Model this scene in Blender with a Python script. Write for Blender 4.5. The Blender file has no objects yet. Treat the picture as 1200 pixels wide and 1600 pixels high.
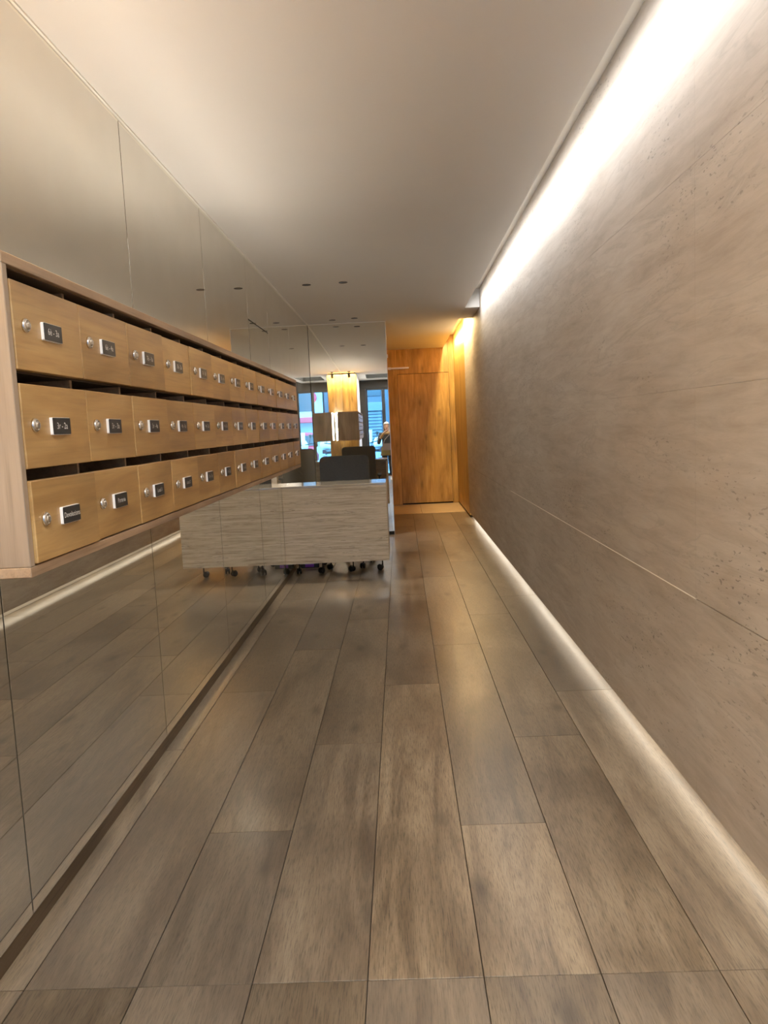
import bpy, bmesh, math, random
from mathutils import Matrix, Vector, Euler
random.seed(7)
S = bpy.context.scene
C = S.collection
PI = math.pi

# ------------------------------------------------------------------ camera, sky, lights, exposure
CAM_Z = 1.42
R_ROW = ((0.99858, 0.02015, -0.04928), (-0.04688, -0.11024, -0.99280), (-0.02513, 0.99370, -0.10908))
def camera():
    yaw, pit, rol = -0.0253, -0.1093, 0.0469
    cy, sy = math.cos(yaw), math.sin(yaw)
    f = Vector((sy*math.cos(pit), cy*math.cos(pit), math.sin(pit)))
    r0 = Vector((cy, -sy, 0)); d0 = f.cross(r0)
    c, s = math.cos(rol), math.sin(rol)
    r = c*r0 + s*d0; d = -s*r0 + c*d0
    cam = bpy.data.cameras.new('camera'); o = bpy.data.objects.new('camera', cam); C.objects.link(o)
    m = Matrix((r, -d, -f)).transposed().to_4x4(); m.translation = (0, 0, CAM_Z); o.matrix_world = m
    cam.sensor_fit = 'VERTICAL'; cam.sensor_height = 36; cam.sensor_width = 27
    cam.lens = 1212.3*36/1600; cam.clip_start = .02; cam.clip_end = 200
    S.camera = o
camera()
S.view_settings.view_transform = 'Standard'; S.view_settings.look = 'None'
S.view_settings.exposure = 0.58; S.view_settings.gamma = 1; S.view_settings.use_curve_mapping = False
S.cycles.max_bounces = 14; S.cycles.glossy_bounces = 10; S.cycles.diffuse_bounces = 6
S.cycles.transparent_max_bounces = 12; S.cycles.sample_clamp_indirect = 6.0
S.cycles.use_denoising = True; S.cycles.blur_glossy = .05

w = bpy.data.worlds.new('sky'); S.world = w; w.use_nodes = True
bg = w.node_tree.nodes['Background']; bg.inputs[0].default_value = (.17, .52, 1.0, 1); bg.inputs[1].default_value = 10.0

def area(name, loc, aim, sx, sy, power, col, along='Y', spread=PI):
    """rectangular lamp at loc shining towards aim (a direction); its long side lies along the given axis"""
    l = bpy.data.lights.new(name, 'AREA'); l.shape = 'RECTANGLE'; l.size = sx; l.size_y = sy
    l.energy = power; l.color = col; l.spread = spread
    o = bpy.data.objects.new(name, l); C.objects.link(o)
    z = -Vector(aim).normalized(); y = Vector((0, 1, 0)) if along == 'Y' else Vector((0, 0, 1)) if along == 'Z' else Vector((1, 0, 0))
    x = y.cross(z).normalized(); y = z.cross(x)
    m = Matrix((x, y, z)).transposed().to_4x4(); m.translation = loc; o.matrix_world = m
    return o
XL, XR, XC, ZC = -1.13, 1.002, .827, 2.767       # mirror wall, stone wall, edge of the light slot, ceiling
YB = 10.15                                       # mirrored partition
YF = -2.2                                        # glazed entrance behind the camera
FILL_STRENGTH = 11  # emission of the added fill panel in the ceiling
NEUTRAL = (1, 1, .98); WARM = (1, .70, .33)
area('cove_lamp', (.857, 3.6, 2.812), (.72, 0, -.69), .02, 11.2, 44, NEUTRAL)
area('cove_lamp', (.839, 12.1, 2.832), (.55, 0, -.83), .016, 3.4, 66, WARM)
area('plinth_lamp', (XR+.078, 4.9, .100), (-.7, 0, -.7), .02, 13.9, 7, (1, .89, .72))
area('column_lamp', (-.95, 1.19, ZC-.03), (0, -.1, -1), .30, .03, 34, (1, .74, .40), along='Z')

# ------------------------------------------------------------------ helpers
def tag(o, label=None, cat=None, group=None, kind=None):
    if label: o['label'] = label
    if cat: o['category'] = cat
    if group: o['group'] = group
    if kind: o['kind'] = kind
    return o
def link(name, me, mats=None, parent=None, loc=None):
    o = bpy.data.objects.new(name, me); C.objects.link(o)
    if mats is not None and not me.materials:
        for m in (mats if isinstance(mats, (list, tuple)) else [mats]): me.materials.append(m)
    if parent: o.parent = parent
    if loc: o.location = loc
    return o
def empty(name, loc, rz=0):
    o = bpy.data.objects.new(name, None); C.objects.link(o); o.location = loc; o.rotation_euler = (0, 0, rz); o.empty_display_size = .1
    return o
def mesh(name, bm, smooth=False):
    bmesh.ops.recalc_face_normals(bm, faces=bm.faces)
    me = bpy.data.meshes.new(name); bm.to_mesh(me); bm.free()
    if smooth:
        for p in me.polygons: p.use_smooth = True
    return me
def add_box(bm, x0, x1, y0, y1, z0, z1, bev=0, mi=0, seg=1):
    vs = [bm.verts.new((x, y, z)) for x in (x0, x1) for y in (y0, y1) for z in (z0, z1)]
    fs = [bm.faces.new([vs[i] for i in q]) for q in ((0,1,3,2),(4,6,7,5),(0,4,5,1),(2,3,7,6),(0,2,6,4),(1,5,7,3))]
    if bev:
        es = {e for f in fs for e in f.edges}
        r = bmesh.ops.bevel(bm, geom=list(es), offset=bev, segments=seg, affect='EDGES', profile=.5)
        fs = [f for f in bm.faces if all(v.is_valid for v in f.verts) and (f in r['faces'] or f in fs)]
    for f in fs:
        if f.is_valid: f.material_index = mi
def box(name, x0, x1, y0, y1, z0, z1, mat, parent=None, bev=0, origin=None, seg=1):
    """one box; its origin sits at its own centre-bottom (so textures follow the piece)"""
    ox, oy, oz = origin or ((x0+x1)/2, (y0+y1)/2, z0)
    bm = bmesh.new(); add_box(bm, x0-ox, x1-ox, y0-oy, y1-oy, z0-oz, z1-oz, bev, 0, seg)
    o = link(name, mesh(name, bm), mat)
    o.location = (ox, oy, oz)
    if parent: o.parent = parent; o.matrix_parent_inverse = Matrix.Translation(-Vector(parent_loc(parent)))
    return o
def parent_loc(p):
    v = Vector(p.location)
    while p.parent: p = p.parent; v = v + Vector(p.location)
    return v
def add_tube(bm, pts, rad, n=8, mi=0, cap=True):
    pts = [Vector(p) for p in pts]; rads = rad if isinstance(rad, (list, tuple)) else [rad]*len(pts)
    rings = []
    up = None
    for i, p in enumerate(pts):
        t = (pts[min(i+1, len(pts)-1)] - pts[max(i-1, 0)]).normalized()
        if up is None: up = Vector((0, 0, 1)) if abs(t.z) < .9 else Vector((1, 0, 0))
        a = t.cross(up).normalized(); b = a.cross(t).normalized(); up = b
        rings.append([bm.verts.new(p + rads[i]*(math.cos(2*PI*k/n)*a + math.sin(2*PI*k/n)*b)) for k in range(n)])
    for r, s in zip(rings, rings[1:]):
        for k in range(n):
            f = bm.faces.new((r[k], r[(k+1) % n], s[(k+1) % n], s[k])); f.material_index = mi; f.smooth = True
    if cap:
        for r in (rings[0], rings[-1]): bm.faces.new(r).material_index = mi
def add_lathe(bm, prof, n=20, axis='Z', c=(0, 0, 0), mi=0):
    """prof: (radius, height) list revolved round an axis through c"""
    rings = []
    for r, h in prof:
        ring = []
        for k in range(n):
            a = 2*PI*k/n; u, v = r*math.cos(a), r*math.sin(a)
            p = {'Z': (u, v, h), 'X': (h, u, v), 'Y': (v, h, u)}[axis]
            ring.append(bm.verts.new(Vector(p)+Vector(c)))
        rings.append(ring)
    for r, s in zip(rings, rings[1:]):
        for k in range(n):
            f = bm.faces.new((r[k], r[(k+1) % n], s[(k+1) % n], s[k])); f.smooth = True; f.material_index = mi
    for r in (rings[0], rings[-1]): bm.faces.new(r).material_index = mi
def add_prism(bm, outline, axis, a, b, bev=0, mi=0):
    """2D outline extruded along an axis from a to b; outline coordinates are the other two axes in x,y,z order"""
    def P(u, v, t): return {'X': (t, u, v), 'Y': (u, t, v), 'Z': (u, v, t)}[axis]
    A = [bm.verts.new(P(u, v, a)) for u, v in outline]; B = [bm.verts.new(P(u, v, b)) for u, v in outline]
    n = len(outline); fs = [bm.faces.new(A), bm.faces.new(B)]
    for k in range(n): fs.append(bm.faces.new((A[k], A[(k+1) % n], B[(k+1) % n], B[k])))
    for f in fs: f.material_index = mi
    if bev:
        es = {e for f in fs[:2] for e in f.edges}
        bmesh.ops.bevel(bm, geom=list(es), offset=bev, segments=2, affect='EDGES', profile=.5)
def round_rect(u0, u1, v0, v1, r, n=5):
    o = []
    for cu, cv, a0 in ((u1-r, v1-r, 0), (u0+r, v1-r, 90), (u0+r, v0+r, 180), (u1-r, v0+r, 270)):
        for k in range(n+1):
            a = math.radians(a0+90*k/n); o.append((cu+r*math.cos(a), cv+r*math.sin(a)))
    return o
def text_mesh(body, size):
    cu = bpy.data.curves.new('lettering', 'FONT'); cu.body = body; cu.size = size; cu.align_x = 'CENTER'; cu.align_y = 'CENTER'
    cu.resolution_u = 3
    o = bpy.data.objects.new('lettering_tmp', cu); C.objects.link(o)
    me = bpy.data.meshes.new_from_object(o.evaluated_get(bpy.context.evaluated_depsgraph_get()))
    bpy.data.objects.remove(o); bpy.data.curves.remove(cu)
    return me

# ------------------------------------------------------------------ materials
def newmat(name):
    m = bpy.data.materials.new(name); m.use_nodes = True
    nt = m.node_tree; return m, nt, nt.nodes['Principled BSDF']
def N(nt, t, **kw):
    n = nt.nodes.new(t)
    for k, v in kw.items():
        if hasattr(n, k): setattr(n, k, v)
        else: n.inputs[k].default_value = v
    return n
def L(nt, a, b): nt.links.new(a, b)
def ramp(nt, src, stops, interp='LINEAR'):
    r = nt.nodes.new('ShaderNodeValToRGB'); r.color_ramp.interpolation = interp
    e = r.color_ramp.elements
    while len(e) < len(stops): e.new(.5)
    for i, (p, c) in enumerate(stops):
        e[i].position = p; e[i].color = tuple(c)+(1,) if not isinstance(c, (int, float)) else (c, c, c, 1)
    L(nt, src, r.inputs[0]); return r.outputs[0]
def mixc(nt, a, b, fac, mode='MIX'):
    m = nt.nodes.new('ShaderNodeMix'); m.data_type = 'RGBA'; m.blend_type = mode
    for sock, v in ((m.inputs[0], fac), (m.inputs[6], a), (m.inputs[7], b)):
        if isinstance(v, bpy.types.NodeSocket): L(nt, v, sock)
        elif isinstance(v, (int, float)) and sock.type == 'RGBA': sock.default_value = (v, v, v, 1)
        elif isinstance(v, (int, float)): sock.default_value = v
        else: sock.default_value = tuple(v)+(1,)
    return m.outputs[2]
def math_(nt, op, a, b=None):
    m = nt.nodes.new('ShaderNodeMath'); m.operation = op
    for s, v in zip(m.inputs, (a, b)):
        if v is None: continue
        if isinstance(v, bpy.types.NodeSocket): L(nt, v, s)
        else: s.default_value = v
    return m.outputs[0]
def coords(nt, scale, per_object=True, space='Object', rot=(0, 0, 0)):
    """object-space (or world) coordinates, shifted by a random amount on every object"""
    if space == 'World': src = nt.nodes.new('ShaderNodeNewGeometry').outputs['Position']
    else: src = nt.nodes.new('ShaderNodeTexCoord').outputs['Object']
    if per_object:
        oi = nt.nodes.new('ShaderNodeObjectInfo')
        v = nt.nodes.new('ShaderNodeVectorMath'); v.operation = 'MULTIPLY_ADD'
        co = nt.nodes.new('ShaderNodeCombineXYZ')
        for i, k in enumerate((17.3, 41.7, 29.1)): L(nt, math_(nt, 'MULTIPLY', oi.outputs['Random'], k), co.inputs[i])
        v.inputs[1].default_value = (1, 1, 1); L(nt, src, v.inputs[0]); L(nt, co.outputs[0], v.inputs[2]); src = v.outputs[0]
    mp = nt.nodes.new('ShaderNodeMapping'); mp.inputs['Scale'].default_value = scale; mp.inputs['Rotation'].default_value = rot
    L(nt, src, mp.inputs[0]); return mp.outputs[0]
def noise(nt, vec, scale, detail=4, rough=.55, dist=0.0):
    n = nt.nodes.new('ShaderNodeTexNoise'); n.inputs['Scale'].default_value = scale; n.inputs['Detail'].default_value = detail
    n.inputs['Roughness'].default_value = rough; n.inputs['Distortion'].default_value = dist
    L(nt, vec, n.inputs['Vector']); return n.outputs['Fac']
def bump(nt, p, h, strength, dist):
    b = nt.nodes.new('ShaderNodeBump'); b.inputs['Strength'].default_value = strength; b.inputs['Distance'].default_value = dist
    L(nt, h, b.inputs['Height']); L(nt, b.outputs[0], p.inputs['Normal'])
def axscale(axis, along, across):
    return tuple(along if a == axis else across for a in 'XYZ')

def wood(name, dark, mid, light, axis='Y', rough=.45, vary=.18, grain=1.0, knots=0.0, relief=.15, coat=0, tint=None, pores=.25, fibre=(3.0, 120.0), swirl=1.4, cloud=.70):
    m, nt, p = newmat(name)
    v1 = coords(nt, axscale(axis, .55*grain, 5.0*grain)); v2 = coords(nt, axscale(axis, *fibre)); v3 = coords(nt, axscale(axis, .9*grain, 2.2*grain))
    n1 = noise(nt, v1, 1.6, 6, .6, swirl)
    c = ramp(nt, n1, [(.3, dark), (.5, mid), (.7, light)])
    n3 = noise(nt, v3, 1.3, 3, .5, .6)
    c = mixc(nt, c, mixc(nt, c, (cloud, cloud*.96, cloud*.92), 1.0, 'MULTIPLY'), ramp(nt, n3, [(.44, 0), (.66, 1)]))
    n2 = noise(nt, v2, 1.0, 3, .7)
    fib = ramp(nt, n2, [(.34, 1-pores), (.48, 1.0), (.66, 1.0+pores*.4)])
    c = mixc(nt, c, fib, 1.0, 'MULTIPLY')
    if knots:
        vk = coords(nt, axscale(axis, 1.0, 2.6))
        vo = nt.nodes.new('ShaderNodeTexVoronoi'); vo.inputs['Scale'].default_value = 1.9; L(nt, vk, vo.inputs['Vector'])
        nk = noise(nt, vk, 6, 4, .6)
        d = math_(nt, 'ADD', vo.outputs['Distance'], math_(nt, 'MULTIPLY', nk, .22))
        k = ramp(nt, d, [(.13, knots), (.30, 0)])
        c = mixc(nt, c, tuple(x*.35 for x in dark), k)
    oi = nt.nodes.new('ShaderNodeObjectInfo')
    val = math_(nt, 'ADD', math_(nt, 'MULTIPLY', oi.outputs['Random'], vary*2), 1-vary)
    c = mixc(nt, c, val, 1.0, 'MULTIPLY')
    if tint:
        r2 = math_(nt, 'FRACT', math_(nt, 'MULTIPLY', oi.outputs['Random'], 7.31))
        c = mixc(nt, c, tint, math_(nt, 'MULTIPLY', r2, .5))
    L(nt, c, p.inputs['Base Color'])
    L(nt, ramp(nt, n1, [(.3, rough-.05), (.7, rough+.06)]), p.inputs['Roughness'])
    p.inputs['Coat Weight'].default_value = coat; p.inputs['Coat Roughness'].default_value = .20
    bump(nt, p, math_(nt, 'ADD', n2, math_(nt, 'MULTIPLY', n1, .25)), relief, .002)
    return m
def travertine(name, axis, light, mid, dark, rough=.6, pit=1.0, relief=.5, space='World', band=1.0, bandscale=1.0, dist=.9, veins=.3):
    m, nt, p = newmat(name)
    po = space != 'World'
    v1 = coords(nt, axscale(axis, .42, 3.2*bandscale), po, space, (.05, 0, 0) if axis == 'Y' else (0, 0, 0))
    v2 = coords(nt, axscale(axis, 1.5, 12*bandscale), po, space)
    v3 = coords(nt, axscale(axis, .6, 1.0), po, space)
    n1 = noise(nt, v1, 1.5, 6, .58, dist); n2 = noise(nt, v2, 1.6, 6, .7, dist*.5); n3 = noise(nt, v3, .8, 3, .5, .4)
    t = math_(nt, 'ADD', math_(nt, 'MULTIPLY', n1, .42), math_(nt, 'MULTIPLY', n2, .58))
    c = ramp(nt, t, [(.35, dark), (.48, mid), (.62, light)])
    c = mixc(nt, mid, c, band)
    c = mixc(nt, c, mixc(nt, c, (.86, .82, .77), 1, 'MULTIPLY'), ramp(nt, n3, [(.4, 0), (.7, 1)]))
    # thin darker veins
    vein = math_(nt, 'ABSOLUTE', math_(nt, 'SUBTRACT', n1, .55))
    c = mixc(nt, c, tuple(x*.72 for x in dark), ramp(nt, vein, [(.0, veins), (.016, 0)]))
    # open pores, drawn out along the bedding
    v4 = coords(nt, axscale(axis, 22, 75), po, space); v5 = coords(nt, axscale(axis, .9, 2.8), po, space)
    n4 = noise(nt, v4, 1.3, 2, .5, .3); n5 = noise(nt, v5, 1.2, 2, .5)
    msk = ramp(nt, n5, [(.51, 0), (.66, 1)])
    hole = math_(nt, 'MULTIPLY', ramp(nt, n4, [(.635, 0), (.67, 1)]), msk)
    hole = math_(nt, 'MULTIPLY', hole, pit)
    c = mixc(nt, c, tuple(x*.30 for x in dark), math_(nt, 'MULTIPLY', hole, .8))
    L(nt, c, p.inputs['Base Color'])
    p.inputs['Roughness'].default_value = rough
    n6 = noise(nt, coords(nt, axscale(axis, 7, 26), po, space), 1.5, 5, .65, .4)
    h = math_(nt, 'SUBTRACT', math_(nt, 'ADD', math_(nt, 'MULTIPLY', n6, .55), math_(nt, 'MULTIPLY', n2, .6)), math_(nt, 'MULTIPLY', hole, 1.4))
    bump(nt, p, h, relief, .004)
    return m
def plain(name, col, rough=.6, metal=0, spec=.5, em=None, strength=0, mottle=.0, mscale=8, coat=0):
    m, nt, p = newmat(name)
    p.inputs['Roughness'].default_value = rough; p.inputs['Metallic'].default_value = metal
    p.inputs['Specular IOR Level'].default_value = spec; p.inputs['Coat Weight'].default_value = coat
    if mottle:
        n = noise(nt, coords(nt, (1, 1, 1), True), mscale, 4, .6)
        L(nt, mixc(nt, tuple(x*(1-mottle) for x in col), tuple(min(1, x*(1+mottle)) for x in col), n), p.inputs['Base Color'])
        bump(nt, p, n, .08, .002)
    else: p.inputs['Base Color'].default_value = tuple(col)+(1,)
    if em: p.inputs['Emission Color'].default_value = tuple(em)+(1,); p.inputs['Emission Strength'].default_value = strength
    return m
def mirror_mat(name='mirror_glass', haze=.11):
    m, nt, p = newmat(name)
    p.inputs['Metallic'].default_value = 1; p.inputs['Base Color'].default_value = (.96, .945, .875, 1); p.inputs['Roughness'].default_value = .006
    d = N(nt, 'ShaderNodeBsdfDiffuse'); d.inputs[0].default_value = (.8, .78, .7, 1)
    mx = N(nt, 'ShaderNodeMixShader')
    dust = noise(nt, coords(nt, (1, 1, 1), False), 3, 4, .6)
    L(nt, ramp(nt, dust, [(.3, haze*.8), (.7, haze*1.2)]), mx.inputs[0])
    L(nt, p.outputs[0], mx.inputs[1]); L(nt, d.outputs[0], mx.inputs[2])
    L(nt, mx.outputs[0], nt.nodes['Material Output'].inputs[0]); return m
def glass_mat(name, tint=(.93, .97, .97)):
    m, nt, p = newmat(name); nt.nodes.remove(p)
    t = N(nt, 'ShaderNodeBsdfTransparent'); t.inputs[0].default_value = tuple(tint)+(1,)
    g = N(nt, 'ShaderNodeBsdfGlossy'); g.inputs['Roughness'].default_value = .01
    fr = N(nt, 'ShaderNodeFresnel'); fr.inputs[0].default_value = 1.45
    mx = N(nt, 'ShaderNodeMixShader'); L(nt, fr.outputs[0], mx.inputs[0]); L(nt, t.outputs[0], mx.inputs[1]); L(nt, g.outputs[0], mx.inputs[2])
    L(nt, mx.outputs[0], nt.nodes['Material Output'].inputs[0]); return m

M = {}
M['plank'] = wood('oak_look_tile', (.145, .108, .072), (.238, .184, .124), (.305, .245, .172), 'Y', .36, .22, .9, .7, .035, .13, (.135, .117, .102), .44, (18.0, 300.0), 2.6, .60)
M['grout'] = plain('dark_grout', (.035, .027, .02), .9)
M['threshold'] = plain('polished_beige_stone', (.62, .50, .34), .22, mottle=.12)
M['stone'] = travertine('travertine_wall', 'Y', (.53, .49, .45), (.455, .41, .37), (.375, .33, .29), .62, .8, .13)
M['joint'] = plain('pale_joint_filler', (.85, .80, .72), .8)
M['desk_stone'] = travertine('travertine_desk', 'X', (.72, .62, .48), (.55, .46, .33), (.28, .215, .14), .45, .3, .3, 'Object', 1.0, 2.6, 2.2, .75)
M['desk_top'] = plain('polished_pale_stone', (.42, .36, .28), .10, mottle=.1, coat=.6)
M['oak'] = wood('honey_oak_veneer', (.37, .205, .066), (.50, .295, .105), (.60, .385, .155), 'Y', .38, .06, 1.3, .12, .05, .15, None, .10)
M['oak_frame'] = wood('oak_carcass', (.33, .215, .13), (.42, .285, .175), (.50, .36, .235), 'Y', .5, .05, 1.4, 0, .10, 0, None, .22)
M['inside'] = plain('shadowed_oak_interior', (.10, .065, .04), .7)  # oak darkened so its colour carries the shade inside the boxes
M['oak_end'] = wood('oak_carcass_upright', (.27, .195, .13), (.33, .245, .17), (.39, .30, .215), 'Z', .5, .04, 1.2, 0, .10, 0, None, .2)
M['door_wood'] = wood('knotty_oak_panelling', (.32, .185, .042), (.46, .280, .070), (.57, .37, .115), 'Z', .42, .06, 1.3, .75, .06, .1, None, .16)
M['plaster'] = plain('ceiling_plaster', (.73, .715, .695), .85, mottle=.015, mscale=3)
M['white'] = plain('white_paint', (.85, .83, .78), .6)
M['mirror'] = mirror_mat(); M['clean_mirror'] = mirror_mat('clean_mirror_glass', .015)
M['backing'] = plain('dark_backing_board', (.02, .018, .014), .8)
M['skirt'] = wood('brown_recessed_skirting', (.13, .095, .06), (.17, .125, .08), (.21, .155, .10), 'Y', .6, .03)
M['black'] = plain('black_plastic', (.012, .012, .013), .4)
M['black_metal'] = plain('black_bronze_metal', (.02, .018, .016), .45, .3)
M['chrome'] = plain('brushed_steel', (.72, .68, .62), .22, 1)
M['alu'] = plain('satin_aluminium', (.80, .79, .77), .35, .6)
M['plate'] = plain('black_name_plate', (.030, .029, .028), .33)
M['ink'] = plain('white_lettering', (.80, .79, .75), .6)
M['mesh_fabric'] = plain('charcoal_chair_mesh', (.045, .044, .043), .85, mottle=.3, mscale=60)
M['glass'] = glass_mat('clear_glass')
M['led'] = plain('led_tape', (.9, .85, .75), .5, em=(1, .90, .74), strength=60)
M['led_top'] = plain('bright_led_tape', (.9, .85, .75), .5, em=(1, .93, .80), strength=105)
M['purple'] = plain('purple_plastic', (.16, .03, .30), .4)

# ------------------------------------------------------------------ floor: wood-look planks in staggered thirds
def setting(name, o): o.name = name; o['kind'] = 'structure'; return o
floor = setting('floor', box('floor', -1.6, 1.4, YF-.3, 14.2, -.12, -.006, M['grout'], origin=(0, 0, 0)))
PW, PX0, GAP = .30033, -1.04697, .0028
plank_me = {}
def plank(x0, x1, y0, y1):
    if y1-y0 < .02: return
    g = GAP/2; key = (round(x1-x0, 3), round(y1-y0, 3))
    if key not in plank_me:
        bm = bmesh.new(); hx, hy = (x1-x0)/2-g, (y1-y0)/2-g; add_box(bm, -hx, hx, -hy, hy, -.010, 0, .0006)
        me = mesh('plank', bm); me.materials.append(M['plank']); plank_me[key] = me
    o = link('plank', plank_me[key], None, floor, ((x0+x1)/2, (y0+y1)/2, random.uniform(-.0004, 0)))
YJ, PL = 1.86, 2.28
OFF = {-1: 1.52, 0: 2.28, 1: .77, 2: 1.52, 3: 2.30, 4: .765, 5: 1.525, 6: 2.1}
for c in range(-1, 7):
    x0 = PX0+c*PW; x1 = x0+PW
    if c == -1: x0 = XL-.03
    if c == 6: x1 = XR+.096
    y = YJ; nxt = YJ+OFF[c]
    while y < 12.48:
        y1 = min(nxt, 12.48); plank(x0, x1, y, y1); y = y1; nxt = y+PL
    y = YJ
    while y > YF-.05:
        y1 = max(y-PL, YF-.05); plank(x0, x1, y1, y); y = y1
for x0, x1 in ((-1.14, -.42), (-.417, .30), (.303, 1.045)):
    box('slab', x0, x1, 12.483, 13.99, -.012, .0, M['threshold'], floor, .001)

# ------------------------------------------------------------------ stone wall on the right
wr = setting('wall_right', box('wall_right', XR+.098, 1.40, YF-.3, 14.2, .0, 3.12, M['white'], origin=(1.2, 6, 0)))
box('slab_backing', XR+.0205, XR+.0975, YF-.3, 11.70, .13, 2.985, M['joint'], wr)
ys = [YF-.3, -2.09, .29, 2.67, 5.05, 7.43, 9.81, 11.70]; zs = [.067, .775, 1.501, 2.23, 2.984]
for a, b in zip(ys, ys[1:]):
    for c, d in zip(zs, zs[1:]):
        g1 = .002 if c == .775 else .0003; g2 = .002 if d == .775 else .0003
        box('stone_slab', XR, XR+.020, a+.0003, b-.0003, c+g1, d-g2, M['stone'], wr, .0003)
box('joint_line', XR-.0012, XR+.004, 2.67, 7.2, .7735, .7768, M['joint'], wr)
# knotty oak cladding at the far end of the right wall
pan = [11.705, 12.62, 13.30, 13.99]
for a, b in zip(pan, pan[1:]):
    box('wood_panel', XR+.002, XR+.0975, a+.0015, b-.0015, .03, 2.984, M['door_wood'], wr, .001)
tag(box('baseboard_right', XR+.03, XR+.0975, 11.705, 13.99, 0, .028, M['black'], bev=.001), kind='structure')

# ------------------------------------------------------------------ ceiling with its light slot
HX0, HX1, HY0, HY1 = -.56, .66, -1.36, .26                    # opening cut for the added fill-light panel
bm = bmesh.new()
for a in ((-1.6, XC, HY1, 14.2), (-1.6, XC, YF-.3, HY0), (-1.6, HX0, HY0, HY1), (HX1, XC, HY0, HY1)): add_box(bm, *a, 0, .02)
bmesh.ops.translate(bm, vec=(0, -6, 0), verts=bm.verts)
ce = setting('ceiling', link('ceiling', mesh('ceiling', bm), M['plaster'], None, (0, 6, ZC)))
box('slot_lip', XC-.012, XC, YF-.3, 14.0, ZC+.0205, ZC+.045, M['white'], ce)
box('bridge_panel', XC+.0005, XR-.002, 9.36, 10.30, ZC, 2.984, M['plaster'], ce, .001)
box('slot_cover', XC-.06, 1.40, YF-.3, 14.2, 2.985, 3.03, M['white'], ce)
box('slot_side', XC-.09, XC-.07, YF-.3, 14.2, ZC+.0205, 3.03, M['white'], ce)
box('upper_slab', -1.6, XC-.08, YF-.3, 14.2, ZC+.22, ZC+.26, M['plaster'], ce)
tag(box('trim_1', XL+.001, XL+.011, 1.2, YB-.012, ZC-.008, ZC-.0005, M['white']), kind='structure')

# ------------------------------------------------------------------ mirror wall on the left
wl = setting('wall_left', box('wall_left', XL-.30, XL-.012, 1.16, 14.2, 0, 3.0, M['backing'], origin=(XL-.1, 6, 0)))
ZM = .057
def mpanel(y0, y1, z0, z1, g=.0036):
    box('mirror_panel', XL-.010, XL, y0+g, y1-g, z0, z1, M['mirror'], wl, .0004)
seams = [1.19, 2.10, 3.41, 4.73, 6.08]
for a, b in zip(seams, seams[1:]): mpanel(a, b, ZM, ZC-.009)
mpanel(6.08, 7.0, 2.296, ZC-.009, .0015)
for a, b in ((7.0, 8.32), (8.32, YB-.004)): mpanel(a, b, ZM, ZC-.009, .0015)
for a, b in ((YB+.13, 11.5), (11.5, 12.8), (12.8, 13.985)):
    box('wood_panel', XL-.010, XL, a+.002, b-.002, .03, ZC-.001, M['door_wood'], wl, .001)
d1 = setting('door_1', box('door_1', XL-.010, XL, 6.088, 6.993, ZM, 2.286, M['mirror'], None, .0004))
tag(box('baseboard_left', XL-.0118, XL-.001, 1.2, YB, .0, ZM-.003, M['skirt']), kind='structure')

# ------------------------------------------------------------------ mirrored partition across the corridor
TH = .0132
wm = empty('wall_middle', (XL, YB, 0), TH); wm['kind'] = 'structure'
def loc_box(name, par, x0, x1, y0, y1, z0, z1, mat, bev=0):
    ox, oy, oz = (x0+x1)/2, (y0+y1)/2, z0
    bm = bmesh.new(); add_box(bm, x0-ox, x1-ox, y0-oy, y1-oy, z0-oz, z1-oz, bev)
    return link(name, mesh(name, bm), mat, par, (ox, oy, oz))
PWID = 1.003
loc_box('core', wm, .002, PWID-.004, .008, .11, 0, ZC-.02, M['backing'])
loc_box('mirror_panel', wm, .003, PWID-.003, 0, .0075, .045, ZC-.010, M['clean_mirror'], .001)
loc_box('edge_trim', wm, PWID-.0025, PWID+.002, -.001, .112, .0, ZC-.009, M['alu'], .0006)
loc_box('plinth', wm, .003, PWID-.004, .002, .0075, .0, .043, M['black_metal'])
loc_box('top_trim', wm, .012, PWID, -.004, .006, ZC-.009, ZC-.0005, M['white'])
loc_box('latch', wm, PWID-.004, PWID+.014, -.012, .004, 2.30, 2.345, M['white'], .002)

# ------------------------------------------------------------------ far wall: knotty oak door
YE = 14.0
we = setting('wall_end', box('wall_end', -1.6, 1.4, YE+.03, YE+.2, 0, 3.05, M['backing'], origin=(0, YE, 0)))
for a, b, c, d in ((-1.13, -.52, 0, ZC), (-.518, -.004, 0, 3.0), (.911, 1.05, 0, 3.0), (-.002, .909, 2.334, 3.0)):
    box('wood_panel', a, b, YE, YE+.028, c+.001, d, M['door_wood'], we, .001)
d2 = setting('door_2', box('door_2', .001, .906, YE+.003, YE+.028, .022, 2.328, M['door_wood'], None, .0015))
box('hinge', .905, .912, YE-.004, YE+.008, .03, .075, M['black'], d2, .001)
box('hinge', -.004, .004, YE-.004, YE+.008, .03, .075, M['black'], d2, .001)
dc = empty('door_closer', (.02, YE, 2.44))
tag(dc, 'slim pale metal door closer above the oak door', 'door closer')
bm = bmesh.new(); add_prism(bm, round_rect(-.13, .19, -.014, .014, .010), 'Y', -.045, -.002, .002)
link('rail', mesh('rail', bm), M['alu'], dc)
bm = bmesh.new(); add_box(bm, -.19, -.131, -.050, -.002, -.02, .02, .004); link('motor_housing', mesh('motor_housing', bm), M['alu'], dc)

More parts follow.
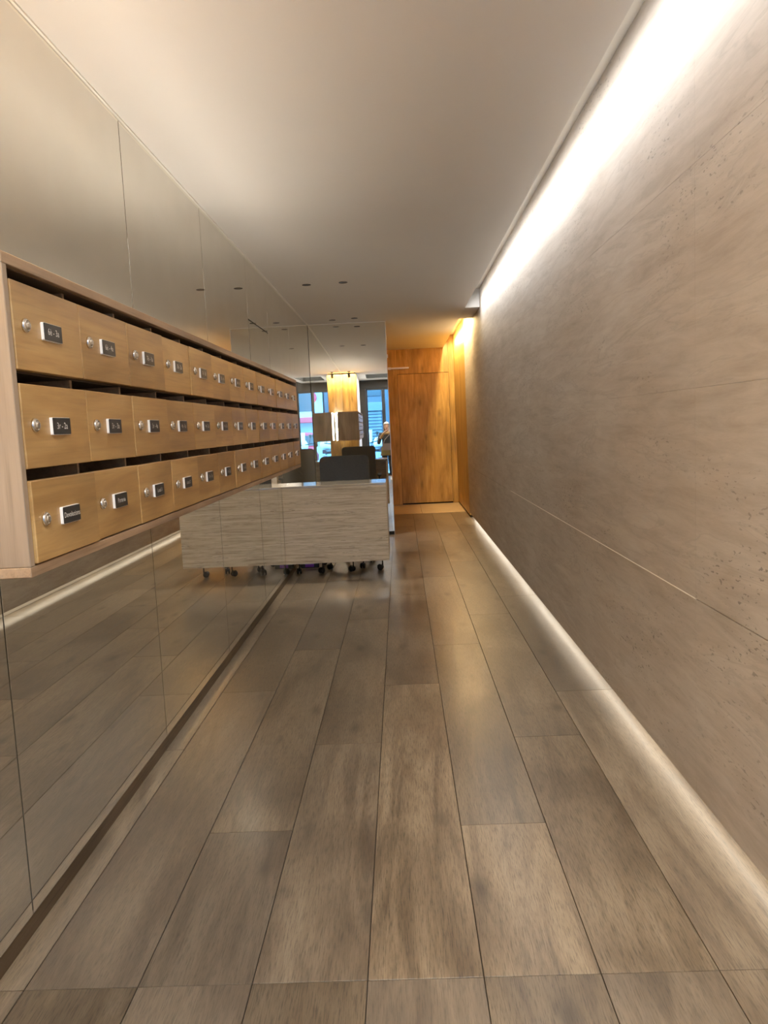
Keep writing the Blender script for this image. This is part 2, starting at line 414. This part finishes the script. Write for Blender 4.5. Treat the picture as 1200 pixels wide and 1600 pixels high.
# ------------------------------------------------------------------ mailbox bank
K0, XM = 1.0, -.66
MY0, MY1 = 1.335, 5.096; IY0, IY1 = 1.353, 5.078; PITCH = (IY1-IY0)/13
MZ0, MZ1 = 1.184, 1.747; XBK = -1.075
DT = [1.705, 1.527, 1.355]; DB = [1.548, 1.3735, 1.2045]; SHELF = [1.548, 1.3735]
bank = empty('mailbox_bank', (XBK, (MY0+MY1)/2, MZ0))
tag(bank, 'long oak bank of thirty-nine numbered mailboxes mounted on the mirror wall', 'mailboxes')
def bpart(name, x0, x1, y0, y1, z0, z1, mat, bev=0, par=None): return box(name, x0, x1, y0, y1, z0, z1, mat, par or bank, bev)
bpart('top_panel', XBK, XM, MY0, MY1, 1.727, MZ1, M['oak_frame'], .0012)
bpart('slot_shade', XBK+.0105, XM-.012, IY0, IY1, 1.7255, 1.7268, M['inside'])  # dark sheet that paints shade into the top slot, not a real liner
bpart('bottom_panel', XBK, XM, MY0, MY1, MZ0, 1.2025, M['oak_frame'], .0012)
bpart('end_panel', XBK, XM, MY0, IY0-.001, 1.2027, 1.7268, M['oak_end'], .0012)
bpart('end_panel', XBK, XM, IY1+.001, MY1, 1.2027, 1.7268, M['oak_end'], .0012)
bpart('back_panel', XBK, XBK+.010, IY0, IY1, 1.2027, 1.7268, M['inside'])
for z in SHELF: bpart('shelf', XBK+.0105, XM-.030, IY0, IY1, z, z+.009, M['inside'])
for i in range(1, 13):
    y = IY0+i*PITCH
    for a, b in ((1.203, 1.373), (1.383, 1.5475), (1.5575, 1.7265)): bpart('divider', XBK+.0105, XM-.028, y-.005, y+.005, a, b, M['oak_frame'])
for nm, a in (('led_tape', (XBK-.012, XBK-.004, MY0+.03, MY1-.03, 1.728, 1.738)), ('led_tape', (XBK-.034, XBK-.006, MY1-.018, MY1-.012, 1.20, 1.725)), ('led_tape', (XBK-.012, XBK-.004, MY0+.012, MY0+.022, 1.22, 1.722))):
    bpart(nm, *a, M['led_top' if a[5]-a[4] < .02 else 'led'])
for y in (2.2, 3.7):
    bpart('bracket', XL+.0008, XBK-.0005, y-.02, y+.02, 1.35, 1.50, M['black'])
labels = ['Devolucions', 'Porteria', 'Local 1', 'Local 2']
flats = ['%s - %s' % (f, d) for f in ('1r', '2n', '3r', '4t', '5è', '6è', '7è', '8è', '9è') for d in ('1a', '2a', '3a', '4a')]
labels += flats[:35]
rows = [labels[26:39], labels[13:26], labels[:13]]
TXM = Matrix(((0, 0, 1, 0), (1, 0, 0, 0), (0, 1, 0, 0), (0, 0, 0, 1)))
def lock_mesh():
    bm = bmesh.new()
    add_lathe(bm, [(.0125, 0), (.0130, .003), (.0118, .0050), (.0100, .0066), (.0085, .0068), (.0080, .0055), (.0072, .0055), (.0068, .0088), (.004, .0092)], 20, 'X')
    me = mesh('lock', bm); me.materials.append(M['chrome'])
    return me
def slot_mesh():
    bm = bmesh.new(); add_box(bm, .0134, .0142, -.0009, .0009, -.0045, .0045); return bm
lock_me = lock_mesh()
door_me = []
for r in range(3):
    bm = bmesh.new(); hh = (DT[r]-DB[r])/2-.0015
    add_box(bm, -.018, 0, -PITCH/2+.0012, PITCH/2-.0012, -hh, hh, .0016, 0, 2)
    me = mesh('door', bm); me.materials.append(M['oak']); door_me.append(me)
def plate_mesh(body):
    bm = bmesh.new()
    add_prism(bm, round_rect(-.039, .039, -.0165, .0165, .0025, 3), 'X', 0, .0055, 0, 0)
    add_prism(bm, round_rect(-.0382, .0382, -.0157, .0157, .002, 3), 'X', .0055, .0066, 0, 1)
    me = mesh('name_plate', bm); me.materials.append(M['white']); me.materials.append(M['plate']); me.materials.append(M['ink'])
    sz = .0175 if ' - ' in body else .0145
    t = text_mesh(body, sz)
    bm = bmesh.new(); bm.from_mesh(me); n0 = len(bm.faces)
    t.transform(Matrix.Translation((.0069, 0, 0)) @ TXM)
    bm.from_mesh(t); bm.faces.ensure_lookup_table()
    for f in bm.faces[n0:]: f.material_index = 2
    bm.to_mesh(me); bm.free(); bpy.data.meshes.remove(t)
    return me
for r in range(3):
    for c in range(13):
        y = IY0+(c+.5)*PITCH; z = (DT[r]+DB[r])/2
        px = random.uniform(-.0015, .0022)
        if (r, c) == (2, 0): px = .006
        d = link('door', door_me[r], None, bank)
        d.location = Vector((XM+px, y, z))-bank.location
        d.rotation_euler = (random.uniform(-.004, .004), 0, random.uniform(-.006, .006))
        k = link('lock', lock_me, None, d, (0, -PITCH/2+.041, .002)); k.rotation_euler = (random.uniform(-.5, .5), 0, 0)
        link('name_plate', plate_mesh(rows[r][c]), None, d, (0, 0, 0))

# ------------------------------------------------------------------ reception desk
DX0, DX1, DY0, DY1 = -1.1292, -.152, 7.20, 7.72
desk = empty('reception_desk', ((DX0+DX1)/2, DY0, 0))
tag(desk, 'small travertine reception desk on black castors against the mirror wall', 'desk')
box('front_panel', DX0, DX1, DY0, DY0+.03, .172, .884, M['desk_stone'], desk, .002)
box('top', DX0, DX1, DY0, DY1, .8845, .905, M['desk_top'], desk, .002)
box('side_panel', DX0, DX0+.03, DY0+.0305, DY1-.01, .172, .884, M['desk_stone'], desk, .002)
box('side_panel', DX1-.03, DX1, DY0+.0305, DY1-.01, .172, .884, M['desk_stone'], desk, .002)
box('rail', DX0+.0305, DX1-.0305, DY1-.17, DY1-.03, .12, .16, M['black_metal'], desk, .003)
def caster(par, x, y, top, rz, r=.030):
    base = parent_loc(par)
    bm = bmesh.new()
    for s in (-1, 1):
        add_lathe(bm, [(r*.55, s*.006), (r*.95, s*.007), (r, s*.010), (r, s*.019), (r*.93, s*.023), (r*.4, s*.024)], 18, 'X', (0, .018, r))
    add_prism(bm, [(-.012, r*.9), (.010, r*1.9), (.030, r*2.1), (.048, r*1.7), (.052, r*1.2), (.040, r*1.25), (.022, r*1.3), (.004, r*.8)], 'X', -.0055, .0055)
    add_tube(bm, [(0, -.004, r*1.2), (0, -.004, top)], .007, 8)
    o = link('caster', mesh('caster', bm), M['black'], par); o.location = Vector((x, y, 0))-base; o.rotation_euler = (0, 0, rz)
    return o
for x, y, a in ((-1.06, 7.60, .3), (-.83, 7.62, 2.6), (-.525, 7.62, .8), (-.235, 7.64, 1.4)): caster(desk, x, y, .122, a)

# ------------------------------------------------------------------ office chair behind the desk
CX, CY = -.605, 8.02
chair = empty('office_chair', (CX, CY, 0))
tag(chair, 'charcoal mesh-backed office chair behind the travertine desk', 'chair')
bm = bmesh.new()
add_prism(bm, round_rect(-.262, .262, .52, 1.135, .05), 'Y', .20, .235, .008)
for v in bm.verts: v.co.y += .035*(v.co.x/.26)**2*-1.0 + .05*(v.co.z-.52)
link('backrest', mesh('backrest', bm), M['mesh_fabric'], chair)
bm = bmesh.new(); add_prism(bm, round_rect(-.25, .25, -.24, .22, .07), 'Z', .44, .51, .02); link('seat', mesh('seat', bm), M['mesh_fabric'], chair)
for s in (-1, 1):
    bm = bmesh.new(); add_tube(bm, [(s*.24, .02, .44), (s*.30, .02, .46), (s*.31, .02, .66)], .016); add_box(bm, s*.31-.035, s*.31+.035, -.14, .14, .66, .69, .01)
    link('armrest', mesh('armrest', bm), M['black'], chair)
bm = bmesh.new(); add_tube(bm, [(0, .10, .42), (0, .27, .44), (0, .285, .62)], .022); link('back_support', mesh('back_support', bm), M['black'], chair)
bm = bmesh.new(); add_lathe(bm, [(.03, .11), (.03, .30), (.02, .30), (.02, .40), (.08, .41), (.08, .44)], 16); link('column', mesh('column', bm), M['black'], chair)
bm = bmesh.new()
for k in range(5):
    a = 2*PI*k/5+.35; add_tube(bm, [(.02*math.cos(a), .02*math.sin(a), .13), (.29*math.cos(a), .29*math.sin(a), .085)], [.024, .015])
link('base', mesh('base', bm), M['black'], chair)
for k in range(5):
    a = 2*PI*k/5+.35; caster(chair, CX+.28*math.cos(a), CY+.28*math.sin(a), .08, a*1.7, .028)

pb = empty('power_strip', (-1.0, 7.95, 0), .1)
tag(pb, 'small dark box with a purple face on the floor under the desk', 'power strip')
bm = bmesh.new(); add_box(bm, -.10, .10, -.03, .03, 0, .05, .006); link('housing', mesh('housing', bm), M['black'], pb)
bm = bmesh.new(); add_box(bm, -.045, .045, -.0335, -.0305, .012, .042, .001); link('face_plate', mesh('face_plate', bm), M['purple'], pb)

# ------------------------------------------------------------------ recessed downlights, and an added fill panel
def downlight(x, y, label, power=48, beam=60):
    o = empty('downlight', (x, y, ZC)); tag(o, label, 'ceiling light', 'recessed downlights in the ceiling')
    bm = bmesh.new(); add_lathe(bm, [(.036, -.0004), (.041, -.0004), (.041, -.004), (.036, -.004), (.034, -.0012)], 28); link('ring', mesh('ring', bm), M['black_metal'], o)
    bm = bmesh.new(); add_lathe(bm, [(.0335, -.0006), (.0335, -.0014)], 24); link('lens', mesh('lens', bm), M['black'], o)
    l = bpy.data.lights.new('downlight_lamp', 'SPOT'); l.energy = power; l.color = (1, .91, .76); l.spot_size = math.radians(beam); l.spot_blend = .7; l.shadow_soft_size = .02
    e = bpy.data.objects.new('downlight_lamp', l); C.objects.link(e); e.parent = o; e.location = (0, 0, -.03)
for x, y, t in ((-.81, 7.40, 'round dark recessed downlight over the desk, nearer the mirror wall'), (-.465, 7.37, 'round dark recessed downlight over the desk, nearer mid corridor'),
                (-.78, 9.83, 'round dark recessed downlight before the mirrored partition, nearer the mirror wall'), (-.50, 9.76, 'round dark recessed downlight before the mirrored partition, nearer mid corridor')):
    downlight(x, y, t)
lp = empty('fill_panel', (.05, -.55, ZC)); tag(lp, 'added glowing fill-light panel recessed in the ceiling above the entrance', 'ceiling light')  # glowing panel added as fill light, no such fitting known here
bm = bmesh.new()
for a in ((-.609, -.60, -.809, .809), (.60, .609, -.809, .809), (-.60, .60, -.809, -.80), (-.60, .60, .80, .809)): add_box(bm, *a, .0005, .17)
link('fill_baffle', mesh('fill_baffle', bm), plain('black_fill_baffle', (.015, .015, .014), .9, spec=.1), lp)  # black sides added to hide the fill glow at grazing angles
bm = bmesh.new(); add_box(bm, -.599, .599, -.799, .799, .15, .165); link('fill_sheet', mesh('fill_sheet', bm), plain('fill_glow', (.9, .88, .84), .5, em=(1, .985, .95), strength=FILL_STRENGTH), lp)

# ------------------------------------------------------------------ entrance behind the camera
PAN = plain('bronze_frame', (.030, .026, .022), .4, .4)
wf = setting('wall_front', box('wall_front', -1.6, -1.13, YF-.12, YF, 0, 3.0, M['black_metal'], origin=(-1.4, YF, 0)))
box('header', -1.13, 1.05, YF-.10, YF, 2.53, 2.99, PAN, wf)
box('pillar', -.80, -.612, YF-.16, YF+.10, 0, 2.53, PAN, wf, .004)
box('pillar', 1.0, 1.05, YF-.10, YF, 0, 2.53, PAN, wf)
box('sill', -.61, 1.0, YF-.08, YF-.02, 0, .03, PAN, wf)
box('side_glass_post', -1.13, -.805, YF-.06, YF-.02, 0, 2.53, PAN, wf)
def glazed(name, x0, x1, z0, z1):
    o = empty(name, ((x0+x1)/2, YF-.05, z0)); o['kind'] = 'structure'
    f = .045
    for nm, a in (('stile', (x0, x0+f, z0, z1)), ('stile', (x1-f, x1, z0, z1)), ('rail', (x0+f, x1-f, z0, z0+f)), ('rail', (x0+f, x1-f, z1-f, z1))):
        box(nm, a[0], a[1], YF-.075, YF-.03, a[2], a[3], PAN, o, .002)
    box('pane', x0+f, x1-f, YF-.058, YF-.050, z0+f, z1-f, M['glass'], o)
    return o
glazed('window_1', -.610, -.112, .032, 2.528)
glazed('door_3', -.110, .245, .032, 2.528)
h = box('handle', .165, .19, YF-.02, YF+.03, .8, 1.5, M['chrome'], bpy.data.objects['door_3'], .004)
glazed('window_2', .247, .998, .032, 2.528)
# oak-clad column beside the mailboxes, washed by a spotlight
col = setting('wall_column', box('wall_column', XL-.3, -.795, .55, 1.13, 0, 2.99, M['backing'], origin=(-1.0, .9, 0)))
for x0, x1 in ((XL-.02, -.962), (-.959, -.7765)):
    box('wood_panel', x0, x1, 1.1305, 1.15, .03, ZC-.04, M['door_wood'], col, .001)
box('wood_panel', -.7945, -.777, .55, 1.128, .03, ZC-.04, M['door_wood'], col, .001)
# white return wall between the column and the entrance
wn = setting('wall_near', box('wall_near', XL-.30, -.78, YF+.101, .548, 0, 2.99, M['white'], origin=(XL, -1, 0)))
sp = empty('spotlight', (-.93, 1.62, ZC)); tag(sp, 'small black ceiling spotlight aimed at the oak column', 'spotlight')
bm = bmesh.new(); add_lathe(bm, [(.038, 0), (.038, -.012), (.010, -.013), (.010, -.03)], 20); link('mount', mesh('mount', bm), M['black'], sp)
bm = bmesh.new(); add_lathe(bm, [(.024, .05), (.030, .04), (.032, -.055), (.027, -.055), (.024, -.02)], 20); o = link('lamp_head', mesh('lamp_head', bm), M['black'], sp, (0, -.01, -.085)); o.rotation_euler = (-.75, 0, 0)
# ------------------------------------------------------------------ the street outside the entrance
asphalt = plain('asphalt', (.16, .16, .17), .85, mottle=.2, mscale=20)
paving = plain('pale_paving', (.50, .56, .62), .8, mottle=.1, mscale=6)
grey_wall = plain('grey_render', (.09, .10, .12), .8, mottle=.08)
pale_wall = plain('pale_render', (.46, .52, .56), .8, mottle=.06)
shutter_m = plain('galvanised_shutter', (.14, .16, .19), .5, .2)
dark_glass = plain('dark_window', (.03, .04, .05), .12, 0, .6)
red_paint = plain('red_paint', (.60, .02, .05), .3, coat=.5)
white_plastic = plain('white_plastic', (.82, .84, .85), .35)
rubber = plain('tyre_rubber', (.02, .02, .02), .7)
setting('street', box('street', -30, 30, -13, YF-2.6, -.25, -.12, asphalt, origin=(0, -8, -.12)))
setting('pavement', box('pavement', -30, 30, YF-2.59, YF-.31, -.25, -.012, paving, origin=(0, -3, -.05)))
gb = setting('building_front_grey', box('building_front_grey', -14, .25, -16, -12.2, -.12, 9, grey_wall, origin=(-4, -12.2, 0)))
gb.name = 'grey_building'; gb['kind'] = 'thing'; tag(gb, 'blue-grey building with a roller shutter across the street', 'building')
bm = bmesh.new()
for i in range(16): add_prism(bm, [(-12.18, .0+i*.13), (-12.14, .02+i*.13), (-12.14, .10+i*.13), (-12.18, .125+i*.13)], 'X', -2.2, -.15)
o = link('roller_shutter', mesh('roller_shutter', bm), shutter_m, gb); o.matrix_parent_inverse = Matrix.Translation(-gb.location)
box('shutter_housing', -2.3, -.05, -12.199, -12.05, 2.1, 2.45, shutter_m, gb, .01)
for x0 in (-2.3, -1.55, -.8): box('window', x0, x0+.66, -12.199, -12.17, 2.7, 4.6, dark_glass, gb, .01)
pb2 = box('pale_building', .3, 14, -16, -12.0, -.12, 9, pale_wall, origin=(4, -12, 0)); tag(pb2, 'pale building with a round red sign across the street', 'building')
for x0 in (1.9, 3.4, 4.9): box('window', x0, x0+.9, -11.999, -11.96, 2.2, 4.4, dark_glass, pb2, .01)
box('awning', 1.2, 5.5, -11.999, -11.3, 1.72, 1.95, red_paint, pb2, .02)
bm = bmesh.new(); add_lathe(bm, [(.22, -.04), (.24, -.03), (.24, .03), (.22, .04)], 24, 'Y', (.75, -11.86, 2.75)); add_tube(bm, [(.75, -11.999, 2.75), (.75, -11.89, 2.75)], .03)
o = link('round_sign', mesh('round_sign', bm), red_paint, pb2); o.matrix_parent_inverse = Matrix.Translation(-pb2.location)

def wheel(par, x, y, r, wd):
    bm = bmesh.new(); add_lathe(bm, [(r*.5, -wd/2), (r*.92, -wd/2), (r, -wd*.35), (r, wd*.35), (r*.92, wd/2), (r*.5, wd/2)], 22, 'Y', (x, y, r)); o = link('wheel', mesh('wheel', bm), rubber, par)
    bm = bmesh.new(); add_lathe(bm, [(r*.08, -wd*.52), (r*.58, -wd*.5), (r*.6, -wd*.4), (r*.6, wd*.4), (r*.58, wd*.5), (r*.08, wd*.52)], 16, 'Y', (x, y, r)); link('hub', mesh('hub', bm), M['alu'], o)
car = empty('car', (2.35, -8.3, -.12)); tag(car, 'red car parked side-on in the street outside the glazed entrance', 'car')
bm = bmesh.new()
add_prism(bm, [(-2.0, .28), (-2.02, .62), (-1.9, .82), (-1.1, .95), (.9, .98), (1.6, .90), (2.02, .74), (2.06, .35), (1.95, .24), (1.62, .22), (1.5, .5), (1.25, .58), (1.0, .5), (.88, .22), (-.88, .22), (-1.0, .5), (-1.25, .58), (-1.5, .5), (-1.62, .22)], 'Y', -.85, .85, .05)
link('body', mesh('body', bm), red_paint, car)
bm = bmesh.new()
add_prism(bm, [(-1.5, .93), (-1.15, 1.38), (-.7, 1.47), (.35, 1.46), (.75, 1.32), (1.25, .95)], 'Y', -.74, .74, .05); link('cabin', mesh('cabin', bm), red_paint, car)
for y in (-.745, .735):
    for u in ([(-1.25, .98), (-1.0, 1.33), (-.30, 1.39), (-.30, .98)], [(-.24, .98), (-.24, 1.39), (.30, 1.39), (.68, 1.27), (1.02, .98)]):
        bm = bmesh.new(); add_prism(bm, u, 'Y', y, y+.012); link('side_window', mesh('side_window', bm), dark_glass, car)
for x in (-1.25, 1.25):
    for y in (-.72, .72): wheel(car, x, y, .32, .2)
for y in (-.6, .6):
    box('headlamp', 2.35+1.98, 2.35+2.07, -8.3+y-.15, -8.3+y+.15, .50, .62, white_plastic, car, .01)

def scooter(x, y, rz, label, paint):
    o = empty('scooter', (x, y, -.012), rz); tag(o, label, 'scooter', 'scooters parked on the pavement')
    def seg(name, pts, rad, mat, n=10):
        bm = bmesh.new(); add_tube(bm, pts, rad, n); return link(name, mesh(name, bm, True), mat, o)
    wheel(o, -.62, 0, .25, .11); wheel(o, .62, 0, .25, .11)
    bm = bmesh.new(); add_prism(bm, [(-.78, .62), (-.70, .40), (-.30, .24), (.18, .22), (.30, .28), (.42, .70), (.40, .78), (.30, .72), (.16, .36), (-.10, .36), (-.22, .66)], 'Y', -.13, .13, .03); link('body', mesh('body', bm), paint, o)
    bm = bmesh.new(); add_prism(bm, [(-.80, .66), (-.24, .67), (-.18, .74), (-.40, .80), (-.78, .79)], 'Y', -.13, .13, .03); link('saddle', mesh('saddle', bm), M['black'], o)
    seg('fork', [(.62, 0, .25), (.50, 0, .62), (.40, 0, .98)], .032, M['alu'])
    seg('handlebar', [(.34, -.34, 1.02), (.40, -.18, .99), (.40, .18, .99), (.34, .34, 1.02)], .016, M['black'])
    for s in (-1, 1): seg('mirror', [(.36, s*.26, 1.02), (.40, s*.30, 1.18), (.36, s*.30, 1.26), (.345, s*.30, 1.262)], [.007, .007, .055, .05], M['black'])
    bm = bmesh.new(); add_lathe(bm, [(.02, .06), (.075, .03), (.085, -.04), (.05, -.09)], 16, 'X', (.46, 0, .90)); link('headlamp', mesh('headlamp', bm), white_plastic, o)
    bm = bmesh.new(); add_prism(bm, [(.40, 1.0), (.50, .98), (.40, 1.36), (.36, 1.36)], 'Y', -.14, .14, .01); link('windscreen', mesh('windscreen', bm), white_plastic, o)
    bm = bmesh.new(); add_lathe(bm, [(.08, .80), (.19, .82), (.21, .90), (.20, 1.0), (.14, 1.10), (.04, 1.13)], 20, 'Z', (-.72, 0, 0)); link('top_case', mesh('top_case', bm, True), white_plastic, o)
    return o
blue_paint = plain('pale_blue_paint', (.32, .45, .55), .3, coat=.4)
scooter(-.50, -4.0, 1.9, 'pale scooter with white round top case, parked nearest the white return wall', blue_paint)
scooter(.55, -4.1, 1.75, 'red scooter with white top case, parked in the middle of the row', red_paint)
scooter(1.25, -4.15, 1.7, 'white scooter with white top case, parked farthest from the white return wall', white_plastic)

# ------------------------------------------------------------------ the photographer, seen in the mirrored partition
def skinned(name, joints, edges, mat, par, root=0, sub=2, shape=None):
    """one continuous surface grown along a skeleton: joints = [(x,y,z,rx,ry)]"""
    me = bpy.data.meshes.new(name+'_skeleton'); me.from_pydata([j[:3] for j in joints], edges, [])
    o = bpy.data.objects.new(name+'_skeleton', me); C.objects.link(o)
    md = o.modifiers.new('skin', 'SKIN'); md.use_smooth_shade = True
    for i, j in enumerate(joints):
        d = me.skin_vertices[0].data[i]; d.radius = (j[3], j[4] if len(j) > 4 else j[3]); d.use_root = (i == root)
    sd = o.modifiers.new('subdivision', 'SUBSURF'); sd.levels = sub; sd.render_levels = sub
    out = bpy.data.meshes.new_from_object(o.evaluated_get(bpy.context.evaluated_depsgraph_get()))
    bpy.data.objects.remove(o); bpy.data.meshes.remove(me)
    out.name = name
    if shape:
        for v in out.vertices: v.co = shape(v.co.copy())
    for p in out.polygons: p.use_smooth = True
    out.materials.clear()
    return link(name, out, mat, par)
skin_m = plain('skin', (.50, .29, .20), .5); jacket_m = plain('dark_grey_jacket', (.045, .043, .045), .85, mottle=.2, mscale=30)
olive_m = plain('olive_knit', (.20, .16, .055), .9, mottle=.2, mscale=40); tan_m = plain('tan_scarf', (.33, .20, .085), .9, mottle=.15, mscale=30)
trouser_m = plain('black_trousers', (.012, .012, .014), .8); hair_m = plain('pale_grey_hair', (.55, .52, .48), .55, mottle=.15, mscale=50)
shoe_m = plain('white_trainers', (.8, .8, .8), .5); bag_m = plain('grey_brown_bag', (.21, .17, .15), .7, mottle=.1); eye_m = plain('dark_eyes', (.02, .015, .012), .3)
per = empty('person', (-.075, -.46, 0)); tag(per, 'person with pale hair in dark jacket holding up a phone, facing the mirrored partition', 'person')
J = [(0, 0, .80, .12, .10), (0, .005, .93, .115, .09), (0, .0, 1.08, .125, .085), (0, -.01, 1.20, .11, .07), (0, .0, 1.285, .045, .045), (0, .02, 1.335, .048, .05), (0, .03, 1.41, .068, .086), (0, .025, 1.475, .064, .080), (0, .02, 1.52, .035, .04)]
E_ = [(i, i+1) for i in range(8)]
def add(j, frm): J.append(j); E_.append((frm, len(J)-1)); return len(J)-1
TIPS = []
for s in (-1, 1):
    a = add((s*.155, -.01, 1.225, .050), 3); a = add((s*.205, .03, 1.10, .043), a); a = add((s*.225, .12, .985, .037), a)
    a = add((s*.165, .25, 1.14, .034), a); a = add((s*.105+.055, .365, 1.285, .024), a)
    hx = s*.050+.075; a = add((hx, .395, 1.325, .025, .018), a)
    # four fingers wrapping the phone's edge, then the thumb from the side of the palm
    for k, (ln, dz) in enumerate(((.036, .034), (.041, .018), (.039, .002), (.030, -.014))):
        f = add((hx+s*.006, .412, 1.332+dz, .0085), a); f = add((hx-s*.006, .412+ln*.62, 1.338+dz, .0078), f); add((hx-s*.024, .420+ln*.70, 1.340+dz, .0066), f)
    f = add((hx-s*.016, .392, 1.335, .0105), a); f = add((hx-s*.030, .402, 1.352, .009), f); add((hx-s*.040, .412, 1.372, .0075), f)
    l = add((s*.075, 0, .74, .085, .085), 0); l = add((s*.085, .02+s*.02, .43, .055), l); l = add((s*.085, s*.04, .09, .038), l); add((s*.09, .10+s*.04, .035, .032), l)
def face(c):
    x, y, z = c
    if z > 1.33 and y > .05 and abs(x) < .1:                       # nose, brow hollows, mouth, chin
        y += .022*math.exp(-(x/.013)**2-((z-1.405)/.020)**2)
        for s in (-1, 1): y -= .010*math.exp(-((x-s*.031)/.016)**2-((z-1.435)/.012)**2)
        y += .006*math.exp(-(x/.022)**2-((z-1.372)/.009)**2) + .007*math.exp(-(x/.025)**2-((z-1.345)/.014)**2)
    for s in (-1, 1):
        x += s*.014*math.exp(-((abs(x)-.070)/.02)**2-((y-.02)/.016)**2-((z-1.415)/.024)**2) if x*s > 0 else 0
    return Vector((x, y, z))
body = skinned('body', J, E_, skin_m, per, 0, 2, face)
for s in (-1, 1):
    bm = bmesh.new(); bmesh.ops.create_uvsphere(bm, u_segments=10, v_segments=8, radius=.0095); link('eye', mesh('eye', bm, True), eye_m, body, (s*.029, .0955, 1.434))
bm = bmesh.new(); add_tube(bm, [(-.022, .106, 1.372), (-.010, .118, 1.374), (.010, .118, 1.374), (.022, .106, 1.372)], [.003, .006, .006, .003], 8); link('lips', mesh('lips', bm), plain('lips', (.42, .16, .14), .5), body)
bm = bmesh.new(); bmesh.ops.create_uvsphere(bm, u_segments=28, v_segments=20, radius=1)
for v in bm.verts:
    x, y, z = v.co; v.co = (x*.083, y*.104+.012, z*.104+1.448)
    if v.co.z < 1.44:                                             # the lengths fall to the shoulders behind and beside the face
        d = 1.44-v.co.z; v.co.z = 1.44-d*1.75; k = max(0, -y); v.co.y -= .03*k*d/.1; v.co.x = x*.083 if abs(x) < .3 else math.copysign(.080-.10*max(0, d-.07), x)*min(1, abs(x)*1.6)
bmesh.ops.delete(bm, geom=[v for v in bm.verts if v.co.y > .050 and v.co.z < 1.492 or v.co.z < 1.27], context='VERTS')
bmesh.ops.solidify(bm, geom=bm.faces[:], thickness=.007)
link('hair', mesh('hair', bm, True), hair_m, per)
JJ = [(0, 0, .78, .155, .12), (0, 0, .93, .145, .112), (0, 0, 1.08, .150, .105), (0, -.01, 1.20, .135, .09), (0, .0, 1.265, .07, .065)]
JE = [(0, 1), (1, 2), (2, 3), (3, 4)]
for s in (-1, 1):
    JJ.append((s*.165, -.01, 1.222, .062)); JE.append((3, len(JJ)-1))
    for p in ((s*.205, .03, 1.10, .058), (s*.228, .12, .985, .052), (s*.168, .25, 1.14, .045)):
        JJ.append(p); JE.append((len(JJ)-2, len(JJ)-1))
skinned('jacket', JJ, JE, jacket_m, per, 1, 2)
for s in (-1, 1):
    skinned('cuff', [(s*.165, .255, 1.145, .044), (s*.135+.028, .31, 1.215, .036), (s*.110+.05, .355, 1.272, .030)], [(0, 1), (1, 2)], tan_m, per, 0, 2)
bm = bmesh.new(); add_lathe(bm, [(.150, .90), (.165, .80), (.185, .665), (.178, .66), (.150, .80)], 28)
for v in bm.verts: v.co.y *= .78
link('tunic', mesh('tunic', bm, True), olive_m, per)
for s in (-1, 1):
    skinned('trouser_leg', [(s*.075, 0, .82, .100), (s*.082, .01+s*.01, .60, .080), (s*.085, .02+s*.02, .43, .066), (s*.085, s*.04, .10, .052)], [(0, 1), (1, 2), (2, 3)], trouser_m, per, 0, 2)
    bm = bmesh.new(); add_prism(bm, [(-.08, 0), (.155, 0), (.165, .02), (.15, .045), (.08, .062), (.03, .10), (-.07, .10), (-.085, .05)], 'X', -.042, .042, .012)
    link('shoe', mesh('shoe', bm, True), shoe_m, per, (s*.088, .02+s*.04, 0))
bm = bmesh.new(); add_lathe(bm, [(.062, 1.295), (.092, 1.275), (.112, 1.24), (.10, 1.21), (.08, 1.22)], 24)
for v in bm.verts: v.co.y = v.co.y*.85+.01
link('scarf', mesh('scarf', bm, True), tan_m, per)
bag = empty('shoulder_bag', (0, 0, 0)); bag.parent = per
bm = bmesh.new(); add_prism(bm, round_rect(-.13, .12, .80, .98, .03), 'Y', .115, .165, .015); link('pouch', mesh('pouch', bm), bag_m, bag)
bm = bmesh.new(); add_tube(bm, [(-.12, .13, .95), (-.06, .125, 1.08), (.04, .11, 1.18), (.12, .02, 1.285), (.11, -.08, 1.22)], .011, 8); link('strap', mesh('strap', bm), bag_m, bag)
ph = empty('phone', (0, -.030, 1.372)); tag(ph, 'pale phone held up in both hands of the person', 'phone')
bm = bmesh.new(); add_prism(bm, round_rect(-.036, .036, -.072, .072, .010, 5), 'Y', -.004, .004, .0012); link('case', mesh('case', bm), plain('pale_phone_case', (.78, .78, .80), .3), ph)
bm = bmesh.new(); add_prism(bm, round_rect(-.033, -.002, .036, .068, .007, 4), 'Y', .0041, .006); link('camera_bump', mesh('camera_bump', bm), M['alu'], ph)
for px_, pz_ in ((-.025, .058), (-.025, .045), (-.010, .052)):
    bm = bmesh.new(); add_lathe(bm, [(.0062, .0061), (.0062, .0076), (.0045, .0078)], 14, 'Y', (px_, 0, pz_)); link('lens', mesh('lens', bm), M['black'], ph)
